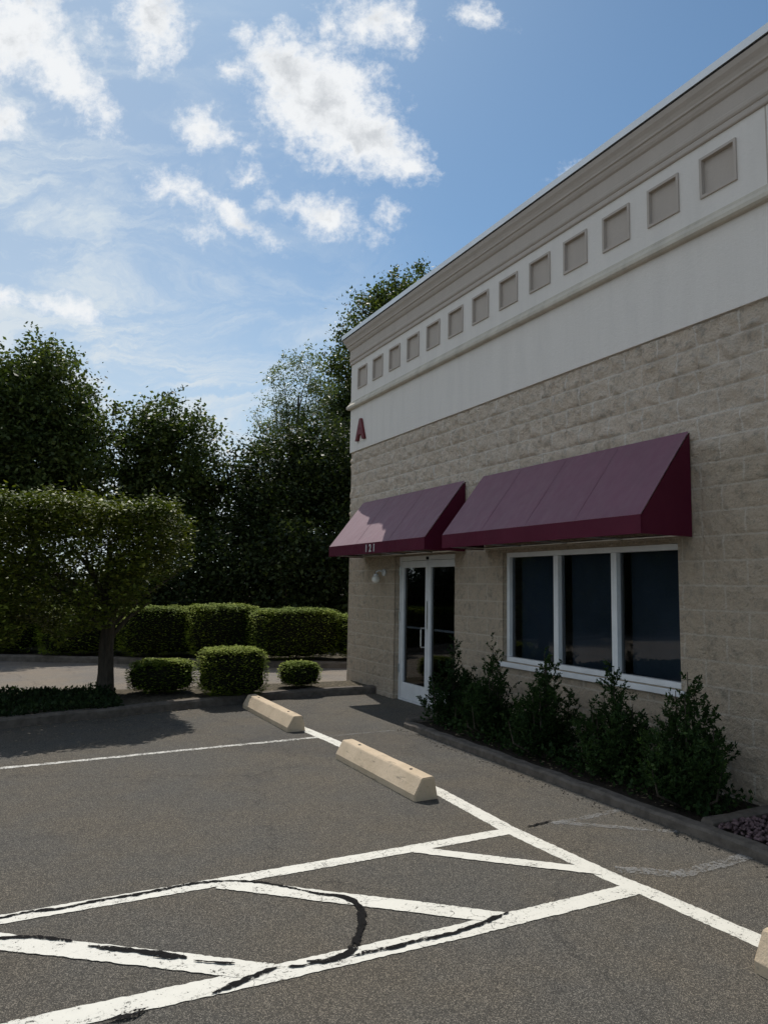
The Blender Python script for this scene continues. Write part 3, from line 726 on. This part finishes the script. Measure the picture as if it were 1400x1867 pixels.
def tree(name, x, y, lobes, trunk_r, leafm, label, nclump, per, clr, lsize, seed, zb=.08, shoots=0, group='trees beyond the service lane', limbs=14, sparse=0, aspect=.6):
    rng = np.random.default_rng(seed)
    t = empty(name, (x, y, zb), label, 'tree', group)
    lob = np.array(lobes, float); vol = lob[:, 3]*lob[:, 4]*lob[:, 5]; pr = vol/vol.sum()
    cs = []
    for i in rng.choice(len(lob), nclump, p=pr):
        d = rng.normal(size=3); d /= np.linalg.norm(d); r = rng.random()**(1/2.1)
        cs.append(lob[i, :3]+d*r*lob[i, 3:6])
    cs = np.array(cs)
    pts = []
    for c_ in cs:
        k = int(per*(.5+rng.random())); q = rng.normal(size=(k, 3))*np.array([1, 1, .75])*clr*(.55+.7*rng.random())
        pts.append(c_+q)
    for s in range(shoots):
        i = rng.choice(len(lob), p=pr); a = rng.random()*2*math.pi; rr = .75*rng.random()**.5
        bx, by = lob[i, 0]+math.cos(a)*rr*lob[i, 3], lob[i, 1]+math.sin(a)*rr*lob[i, 4]
        bz = lob[i, 2]+lob[i, 5]*math.sqrt(max(0, 1-rr*rr))
        hh = .35+.45*rng.random(); k = int(per*.6)
        tt = rng.random(k); pts.append(np.stack([bx+rng.normal(size=k)*.13*(1-tt*.6)+.15*tt, by+rng.normal(size=k)*.13, bz-.2+tt*hh], 1))
    P_ = np.concatenate(pts)
    V, F = leaves(P_, lsize, rng, aspect=aspect, face=(0, 0, .75), fj=.6)
    fast('crown', V, F, leafm, t)
    bm = bmesh.new(); topz = float((lob[:, 2]).max())
    cx_, cy_ = float((lob[:, 0]*pr).sum()), float((lob[:, 1]*pr).sum())
    path = []
    for i in range(7):
        s = i/6; path.append((x+(cx_-x)*s**1.5+rng.normal()*.04*(i > 0), y+(cy_-y)*s**1.5+rng.normal()*.04*(i > 0), zb-.05+(topz-zb)*s))
    tube(bm, path, [trunk_r*(1.45 if i == 0 else 1.0-.75*i/6) for i in range(7)], 10)
    tr_ = mk('trunk', bm, M['bark'], t, True)
    bm = bmesh.new()
    for i in range(limbs):
        s = .28+.68*rng.random(); k = min(5, int(s*6)); f = s*6-k
        p0 = Vector(path[k]).lerp(Vector(path[k+1]), f); tgt = Vector(cs[rng.integers(len(cs))])
        if tgt.z < p0.z: tgt.z = p0.z+.2
        mid = p0.lerp(tgt, .5)+Vector((rng.normal()*.15, rng.normal()*.15, -.1)); r0 = trunk_r*(.42-.25*s)
        tube(bm, [p0, mid, tgt], [r0, r0*.6, r0*.15], 6, False)
    mk('limbs', bm, M['bark'], t, True)
    return t
# trees across the lane
tree('deciduous_tree', .5, 20.6, [(.3, 20.6, 5.9, 1.55, 1.5, 1.9), (-.9, 20.6, 5.1, 1.4, 1.4, 1.7), (1.4, 20.4, 5.0, 1.15, 1.3, 1.5), (.9, 20.6, 3.9, 1.6, 1.4, 1.3), (-.9, 20.6, 3.5, 1.5, 1.3, 1.2), (.1, 20.6, 7.1, .75, .8, .75)],
     .2, M['leaf_tree'], 'large round-topped tree at the far left, tallest left of the sky gap', 560, 105, .28, .12, 11, shoots=22)
tree('deciduous_tree', 3.7, 20.8, [(3.4, 20.8, 5.3, 1.0, 1.1, 1.5), (4.5, 20.6, 5.0, .85, 1.0, 1.4), (3.7, 20.7, 3.9, 1.2, 1.0, 1.0), (2.8, 20.8, 4.4, .8, .9, 1.1), (4.9, 20.8, 4.1, .8, .7, .9), (4.5, 20.6, 3.1, 1.0, .8, .9)],
     .15, M['leaf_tree'], 'medium tree with spiky top shoots between the left tree and the dark mass', 330, 92, .25, .12, 12, shoots=30)
tree('deciduous_tree', 7.0, 19.6, [(6.4, 19.6, 4.0, 1.3, 1.2, 2.0), (7.9, 19.6, 4.5, 1.4, 1.2, 2.0), (5.8, 19.4, 3.0, .8, .9, 1.6), (7.2, 19.4, 2.3, 1.8, 1.0, 1.6), (9.4, 19.6, 4.0, 1.1, 1.1, 2.2)],
     .2, M['leaf_dark'], 'dense dark tree just left of the building corner, reaching down to the hedge', 520, 105, .30, .12, 13, shoots=14)
tree('feathery_tree', 8.6, 23.2, [(7.9, 23.2, 7.6, .75, .8, 1.7), (8.8, 23.2, 8.3, .9, .8, 1.5), (9.5, 23.2, 7.2, .9, .8, 1.7), (8.4, 23.2, 5.7, 1.6, .9, 1.7), (7.3, 23.2, 6.4, .6, .7, 1.2)],
     .14, M['leaf_pale'], 'pale feathery tree with thin upright branches above the dark one', 230, 62, .21, .10, 14, shoots=60, limbs=70, aspect=.42)
tree('deciduous_tree', 13.0, 25.0, [(11.6, 24.6, 9.6, 1.5, 1.5, 2.2), (12.8, 25, 11.9, 1.5, 1.5, 1.7), (14.2, 25, 13.0, 1.6, 1.5, 1.9), (11.2, 24.4, 7.6, 1.4, 1.3, 1.9), (13.8, 25, 9.8, 2.3, 1.6, 2.4), (12.6, 25, 6.8, 2.2, 1.5, 2.0), (10.9, 24.4, 5.4, 1.5, 1.2, 1.6)],
     .28, M['leaf_tree'], 'tallest tree rising behind the far end of the roof', 820, 100, .34, .14, 15, shoots=34)
# more of the row, left of the frame (they show in the glass)
tree('deciduous_tree', -4.4, 21.2, [(-4.4, 21.2, 5.2, 1.9, 1.5, 2.1), (-3.0, 21, 4.0, 1.4, 1.3, 1.6), (-5.6, 21, 3.8, 1.5, 1.3, 1.6)], .2, M['leaf_tree'], 'tree further left along the lane, outside the photo', 200, 70, .36, .16, 16)
tree('deciduous_tree', -9.5, 22.5, [(-9.5, 22.5, 5.4, 2.2, 1.6, 2.3), (-7.8, 22.3, 4.0, 1.6, 1.4, 1.8), (-11.3, 22.4, 3.8, 1.7, 1.4, 1.8)], .2, M['leaf_dark'], 'second tree left of the photo along the lane', 210, 70, .38, .17, 17)
tree('deciduous_tree', -15.5, 22.0, [(-15.5, 22, 5.4, 2.5, 1.6, 2.5), (-13.5, 22.3, 3.8, 1.8, 1.4, 1.8), (-17.8, 22.4, 3.8, 1.8, 1.4, 1.8)], .2, M['leaf_dark'], 'third tree left of the photo along the lane', 210, 70, .4, .18, 18)

def leafy_shell(name, sampler, n, lsize, leafm, parent, seed, core=None, up=.4, aspect=.6, jit=.8):
    rng = np.random.default_rng(seed); P_, N_ = sampler(n, rng)
    V, F = leaves(P_, lsize, rng, aspect=aspect, face=(0, 0, 1.0), fj=.20)
    mi = np.zeros(len(F), int)
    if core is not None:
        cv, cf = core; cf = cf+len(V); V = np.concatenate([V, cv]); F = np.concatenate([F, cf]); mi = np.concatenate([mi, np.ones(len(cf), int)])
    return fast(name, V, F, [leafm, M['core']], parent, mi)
def super_surf(cx, cy, cz, rx, ry, rz, p=4.0, rough=.03, seed=0):
    """superellipsoid: sampler and an inner core mesh"""
    ph = np.random.default_rng(seed).random(6)*6.28
    def rad(d):
        k = (np.abs(d[:, 0])**p+np.abs(d[:, 1])**p+np.abs(d[:, 2])**p)**(-1/p)
        w_ = 1+rough*(np.sin(d[:, 0]*7+ph[0])*np.sin(d[:, 1]*8+ph[1])+np.sin(d[:, 2]*9+ph[2])*np.sin(d[:, 0]*13+ph[3]))
        return k*w_
    R_ = np.array([rx, ry, rz]); C_ = np.array([cx, cy, cz])
    def sampler(n, rng):
        # sample box surface; sides kept thin so the dark core reads as shadow
        A = np.array([ry*rz, ry*rz, rx*rz, rx*rz, rx*ry*1.5, rx*ry*.3])*np.array([.6, .6, .6, .6, 1, 1]); f = rng.choice(6, n, p=A/A.sum())
        q = rng.random((n, 3))*2-1; ax = f//2; sg = np.where(f % 2 == 0, 1., -1.); q[np.arange(n), ax] = sg
        d = q/np.linalg.norm(q, axis=1, keepdims=True); r = rad(d)[:, None]*(.84+.13*rng.random((n, 1)))
        nrm = np.sign(d)*np.abs(d*r)**(p-1)/R_; nrm /= np.linalg.norm(nrm, axis=1, keepdims=True)+1e-9
        return C_+d*r*R_, nrm
    nu, nv_ = 28, 14; vs = []
    for i in range(nv_+1):
        th = math.pi*i/nv_
        for j in range(nu): a = 2*math.pi*j/nu; vs.append((math.sin(th)*math.cos(a), math.sin(th)*math.sin(a), math.cos(th)))
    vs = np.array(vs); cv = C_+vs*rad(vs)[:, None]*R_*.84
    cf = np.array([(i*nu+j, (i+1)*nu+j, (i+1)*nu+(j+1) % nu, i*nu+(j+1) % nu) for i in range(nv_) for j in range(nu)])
    return sampler, (cv, cf)
def clipped(name, cx, cy, zb, rx, ry, h, label, n, lsize, m, seed, p=4, rough=.03, group=None, cat='shrub', stem=True, drop=0):
    t = empty(name, (cx, cy, zb), label, cat, group)
    s, core = super_surf(cx, cy, zb+h/2+.02, rx, ry, h/2, p, rough, seed)
    leafy_shell('foliage', s, n, lsize, m, t, seed, core)
    bm = bmesh.new()
    for k in range(4): a = k*1.57+.4; tube(bm, [(cx+.03*math.cos(a), cy+.03*math.sin(a), zb-.04), (cx+rx*.4*math.cos(a), cy+ry*.4*math.sin(a), zb+h*.5)], [.016, .008], 6, False)
    mk('stems', bm, M['bark'], t)
    return t
G = 'clipped shrubs in the island'
clipped('clipped_shrub', 1.92, 10.35, .09, .47, .36, .45, 'low wide clipped shrub right of the trunk', 5200, .042, M['leaf_hedge'], 31, 3.4, .05, G)
clipped('clipped_shrub', 2.78, 9.88, .07, .46, .40, .66, 'tallest boxy clipped shrub behind the far wheel stop', 8500, .036, M['leaf_hedge'], 32, 5, .03, G)
clipped('clipped_shrub', 3.90, 10.22, .09, .32, .30, .38, 'small round clipped shrub nearest the building corner', 3600, .036, M['leaf_hedge'], 33, 2.8, .02, G)
# hedge beyond the lane, in clipped segments
HG = 'hedge segments along the far kerb'
for i, (cx, rx, h, m_, lab) in enumerate([(1.45, .98, 1.00, 'leaf_hedge', 'hedge segment left of centre, half behind the trunk'), (2.80, .92, 1.02, 'leaf_hedge', 'shaded hedge segment just right of the trunk'), (3.92, .80, 1.09, 'leaf_hedge', 'rounded sunlit hedge segment in the middle'), (5.18, 1.0, 1.04, 'leaf_hedge', 'broad hedge segment next to the building side'), (6.75, .85, .93, 'leaf_hedge', 'last hedge segment, half hidden by the building corner'),
                                    (-.4, 1.25, .98, 'leaf_hedge', 'hedge segment behind the clipped tree'), (-2.4, 1.25, 1.0, 'leaf_hedge', 'hedge segment at the left picture edge'), (-4.7, 1.4, 1.0, 'leaf_hedge', 'hedge segment outside the photo to the left')]):
    yy = far_y(cx)+.75
    clipped('hedge', cx, yy, .1, rx, .6, h, lab, int(8200*rx/.6), .048, M[m_], 50+i, 5.0, .05, HG, 'hedge')
# understory behind the hedge
for i, (cx, cy, rx, h) in enumerate([(-2.6, 20.0, 1.6, 2.6), (.2, 19.4, 1.5, 2.1), (2.6, 19.0, 1.5, 1.9), (4.5, 18.4, 1.4, 2.7), (6.5, 17.9, 1.4, 3.2), (8.6, 17.6, 1.5, 3.6), (-5.8, 20.6, 1.8, 2.6), (10.6, 19.5, 1.6, 4.2), (-9, 21.0, 2.2, 2.8), (-13, 21.5, 2.4, 2.8)]):
    t = empty('understory_shrub', (cx, cy, .1), ['loose dark bush behind the hedge at the left edge', 'loose dark bush behind the clipped tree trunk', 'loose dark bush behind the shaded hedge segment', 'loose dark bush behind the rounded hedge segment', 'tall dark bush behind the broad hedge segment', 'tallest dark bush beside the building corner', 'dark bush left of the photo', 'dark bush behind the building', 'dark bush far left of the photo', 'dark bush farthest left of the photo'][i], 'bush', 'dark bushes behind the hedge')
    rng_ = np.random.default_rng(70+i); cs = []
    for _ in range(150):
        d = rng_.normal(size=3); d /= np.linalg.norm(d); r = rng_.random()**.4; cs.append((cx+d[0]*r*rx, cy+d[1]*r*1.0, .1+h*.48+d[2]*r*h*.52))
    cs = np.array(cs); P_ = np.repeat(cs, 90, axis=0)+rng_.normal(size=(150*90, 3))*np.array([.24, .24, .2])
    P_[:, 2] = np.maximum(P_[:, 2], .15); V, F = leaves(P_, .12, rng_, aspect=.6, face=(0, 0, .6), fj=.6); fast('foliage', V, F, M['leaf_dark'], t)
    bm = bmesh.new()
    for k in range(5): tgt = cs[rng_.integers(150)]; tube(bm, [(cx+rng_.normal()*.1, cy, .05), tuple(tgt)], [.035, .01], 6, False)
    mk('stems', bm, M['bark'], t)

# clipped lollipop tree in the island
TX, TY = 1.24, 10.72
ct = empty('clipped_tree', (TX, TY, .09), 'flat-topped clipped tree with a wide leafy crown on one dark trunk', 'tree')
rngc = np.random.default_rng(90)
CB = (-1.7, 2.16, TY-1.45, TY+1.1, .80, 2.62)
def crown_pts(n):
    """box-like crown, densest near its clipped surface, ragged below"""
    out_ = []
    x0, x1, y0, y1, z0, z1 = CB
    while sum(len(a) for a in out_) < n:
        q = rngc.random((n, 3)); X = x0+(x1-x0)*q[:, 0]; Yq = y0+(y1-y0)*q[:, 1]; Z = z0+(z1-z0)*q[:, 2]
        ux = (X-(x0+x1)/2)/((x1-x0)/2); uy = (Yq-(y0+y1)/2)/((y1-y0)/2); uz = (Z-(z0+z1)/2)/((z1-z0)/2)
        s = ((np.abs(ux)**3.6+np.abs(uy)**3.6)**(9/3.6)+np.abs(uz)**9)**(1/9)
        wob = .06*np.sin(X*3.1+1)*np.sin(Z*4+2)+.04*np.sin(X*7.3)+.05*np.sin(Yq*5)
        low = np.clip((1.75-Z)/.75, 0, 1)*(.16+.75*np.clip((X-.55)/1.6, 0, 1)+.12*np.sin(X*5.2)+.08*np.sin(X*11+Z*5))
        # keep the underside lifted near the trunk and to the right
        ok = (s+wob+low*.7 < .985) & (rngc.random(n) < np.clip(s*1.15, .25, 1)**2.2)
        cell = (vnoise(X+5, Z+Yq*.6, 4.5, 77) > .30)
        out_.append(np.stack([X, Yq, Z], 1)[ok & cell])
    return np.concatenate(out_)[:n]
P_ = crown_pts(66000)
def in_plan(A, k=.95):
    ux = (A[:, 0]-(CB[0]+CB[1])/2)/((CB[1]-CB[0])/2); uy = (A[:, 1]-(CB[2]+CB[3])/2)/((CB[3]-CB[2])/2)
    return A[(np.abs(ux)**3.6+np.abs(uy)**3.6)**(1/3.6) < k]
P2 = in_plan(np.stack([rngc.uniform(CB[0], CB[1], 16000), rngc.uniform(CB[2], CB[3], 16000), 2.51+rngc.normal(size=16000)*.06+np.abs(rngc.normal(size=16000))*.05], 1))
P2[:, 2] += .05*np.sin(P2[:, 0]*4.3)+.04*np.sin(P2[:, 0]*11+P2[:, 1]*5)
rr_ = np.random.default_rng(3); cc = in_plan(np.stack([rr_.uniform(CB[0], CB[1], 80), rr_.uniform(CB[2], CB[3], 80), rr_.uniform(2.54, 2.72, 80)], 1), .9)
P3 = np.repeat(cc, 40, axis=0); P3 = P3+rngc.normal(size=P3.shape)*np.array([.05, .05, .07])
V, F = leaves(np.concatenate([P_, P2, P3]), .058, rngc, aspect=.62, face=(0, 0, .95), fj=.38)
fast('crown', V, F, M['leaf_clip'], ct)
bm = bmesh.new()
tube(bm, [(TX-.01, TY, .02), (TX, TY, .12), (TX+.0, TY, .35), (TX-.015, TY, .7), (TX+.01, TY, 1.1), (TX-.02, TY, 1.6), (TX-.05, TY, 2.2)], [.165, .125, .105, .098, .09, .06, .03], 14)
mk('trunk', bm, M['bark'], ct, True)
bm = bmesh.new()
for (dx, dy, z0, z1) in ((.55, -.1, .80, 1.35), (.95, .2, .95, 1.75), (-.7, .1, .9, 1.5), (-1.5, -.2, 1.1, 1.8), (.3, -.6, 1.0, 1.8), (-.3, .7, 1.1, 2.0), (.8, .5, 1.3, 2.3), (-1.9, .2, 1.3, 2.2), (.6, -.5, 1.4, 2.3), (-.8, -.5, 1.3, 2.3), (.35, .1, .75, 1.2)):
    tube(bm, [(TX, TY, z0), (TX+dx*.45, TY+dy*.4, z0+(z1-z0)*.55), (TX+dx, TY+dy, z1)], [.042, .026, .010], 7, False)
mk('limbs', bm, M['bark'], ct, True)

# upright shrubs by the wall
def upright(x, y, h, r, label, seed, n_st=46):
    rng = np.random.default_rng(seed); t = empty('upright_shrub', (x, y, .05), label, 'shrub', 'upright shrubs against the wall')
    bm = bmesh.new(); P_ = []; D_ = []
    for k in range(n_st):
        a = rng.random()*2*math.pi; lean = rng.random()**.6; hh = h*(1-.62*lean-.12*rng.random()) if k else h
        if k == 0: lean = .05
        ex = math.cos(a)*lean*r; ey = math.sin(a)*lean*r*.75
        p0 = np.array([x+math.cos(a)*.05, y+math.sin(a)*.05, .03]); p2 = np.array([x+ex, y+ey, .05+hh]); p1 = np.array([x+ex*.85, y+ey*.85, .05+hh*.35])
        if k < 14: tube(bm, [tuple(p0), tuple(p1), tuple(p2*.9+p1*.1)], [.011, .008, .003], 5, False)
        B = lambda s: (1-s)**2*p0+2*s*(1-s)*p1+s*s*p2
        for s in rng.uniform(.12, 1.0, 13):
            b = B(s); aa = rng.random()*2*math.pi; tl = (.13*(1.08-s)+.06)*(.7+.6*rng.random())
            dv = np.array([math.cos(aa)*.75, math.sin(aa)*.75, .75]); 
            m_ = int(44*tl/.15)
            ss = rng.random(m_)[:, None]; q = b+dv*tl*ss
            P_.append(q); D_.append(np.repeat(dv[None], m_, 0)*.8)
    P_ = np.concatenate(P_); D_ = np.concatenate(D_); P_[:, 2] = np.maximum(P_[:, 2], .06); P_[:, 0] = np.minimum(P_[:, 0], 4.94)
    V, F = leaves(P_, .030, rng, aspect=.40, dirs=D_, jit=.6); V[:, 0] = np.minimum(V[:, 0], 4.965)
    fast('foliage', V, F, M['leaf_yew'], t)
    mk('stems', bm, M['bark'], t)
upright(4.56, 7.05, .98, .41, 'upright dark shrub in front of the door, leftmost of the row', 101)
upright(4.56, 6.28, 1.02, .34, 'upright dark shrub with a narrow tip at the window edge', 102)
upright(4.54, 5.40, 1.02, .41, 'upright dark shrub below the left window mullion, middle of the row', 103)
upright(4.54, 4.56, .98, .36, 'upright dark shrub below the right window mullion', 104)
upright(4.52, 3.78, 1.03, .43, 'fullest upright dark shrub at the right end of the window, nearest the camera', 105, 56)
# low growth filling between them
def cover(name, polyf, n, z, hh, lsize, m, label, seed):
    rng = np.random.default_rng(seed); P_ = polyf(n, rng)
    k = vnoise(P_[:, 0]+30, P_[:, 1]+30, 2.5, seed)
    P_ = np.column_stack([P_, z+rng.random(len(P_))*hh*(.35+k)])
    V, F = leaves(P_, lsize, rng, up=.7, aspect=.6)
    o = fast(name, V, F, m); tag(o, label, kind='stuff'); o['category'] = 'plants'
    return o
cover('ground_cover', lambda n, r: (lambda X: np.column_stack([X, [r.uniform(front_y(a)+.06, back_y(a)+.0) for a in X]]))(np.minimum(r.uniform(-6, 1.3, n), 6)-r.random(n)**2*.0), 26000, .08, .10, .05, M['leaf_cover'], 'low dark leafy ground cover under the clipped tree', 120)
cover('ground_cover', lambda n, r: np.column_stack([r.uniform(4.3, 4.9, n), r.uniform(3.5, 7.3, n)]), 5000, .05, .16, .04, M['leaf_yew'], 'low growth between the upright shrubs', 121)
# stones right of the cross kerb, and litter along the kerbs (uncountable)
def pebbles(name, pts, size, m, label, seed, flat=.6):
    rng = np.random.default_rng(seed); base = np.array([(1, 0, 0), (-1, 0, 0), (0, 1, 0), (0, -1, 0), (0, 0, 1), (0, 0, -1)], float)
    f = np.array([(0, 2, 4), (2, 1, 4), (1, 3, 4), (3, 0, 4), (2, 0, 5), (1, 2, 5), (3, 1, 5), (0, 3, 5)])
    Vs = []; Fs = []
    for i, q in enumerate(pts):
        s = size*(.5+rng.random()); a = rng.random()*6.28; R_ = np.array([[math.cos(a), -math.sin(a), 0], [math.sin(a), math.cos(a), 0], [0, 0, 1]])
        Vs.append((base*(s*np.array([1, .7+.3*rng.random(), flat]))+rng.normal(size=(6, 3))*s*.15) @ R_.T+q); Fs.append(f+i*6)
    o = fast(name, np.concatenate(Vs), np.concatenate(Fs), m); tag(o, label, kind='stuff'); o['category'] = 'stones'; return o
r_ = np.random.default_rng(9)
pebbles('bed_stones', np.column_stack([r_.uniform(4.24, 4.96, 5200), r_.uniform(-1.0, 3.35, 5200), .055+r_.random(5200)*.03]), .020, M['stone'], 'reddish dark stones in the bed right of the cross kerb', 10)
pebbles('kerb_grit', np.column_stack([4.04-np.abs(r_.normal(size=260))*.06, r_.uniform(1.5, 7.3, 260), np.full(260, .004)]), .007, M['kerb'], 'grit gathered along the kerb', 11)
rl = np.random.default_rng(19)
q = np.concatenate([np.column_stack([rl.uniform(-1.5, 2.2, 260), rl.uniform(0, 1, 260)]), ])
pt = np.array([(a, front_y(a)-.02-b*b*.9, .008) for a, b in q]); pt2 = np.column_stack([rl.uniform(4.24, 4.5, 150), rl.uniform(3.5, 7.3, 150), np.full(150, .075)]); pt3 = np.array([(a, front_y(a)+rl.uniform(.15, 1.0), .10) for a in rl.uniform(1.6, 4.9, 240)])
V, F = leaves(np.concatenate([pt, pt2, pt3]), .04, rl, aspect=.6); V[:, 2] = np.maximum(V[:, 2]*.35, .004)+0
sel = np.concatenate([pt, pt2, pt3])[:, 2].repeat(4); V[:, 2] = np.maximum(V[:, 2], sel)
o = fast('leaf_litter', V, F, M['litter']); tag(o, 'dry fallen leaves scattered along the kerbs', kind='stuff'); o['category'] = 'litter'
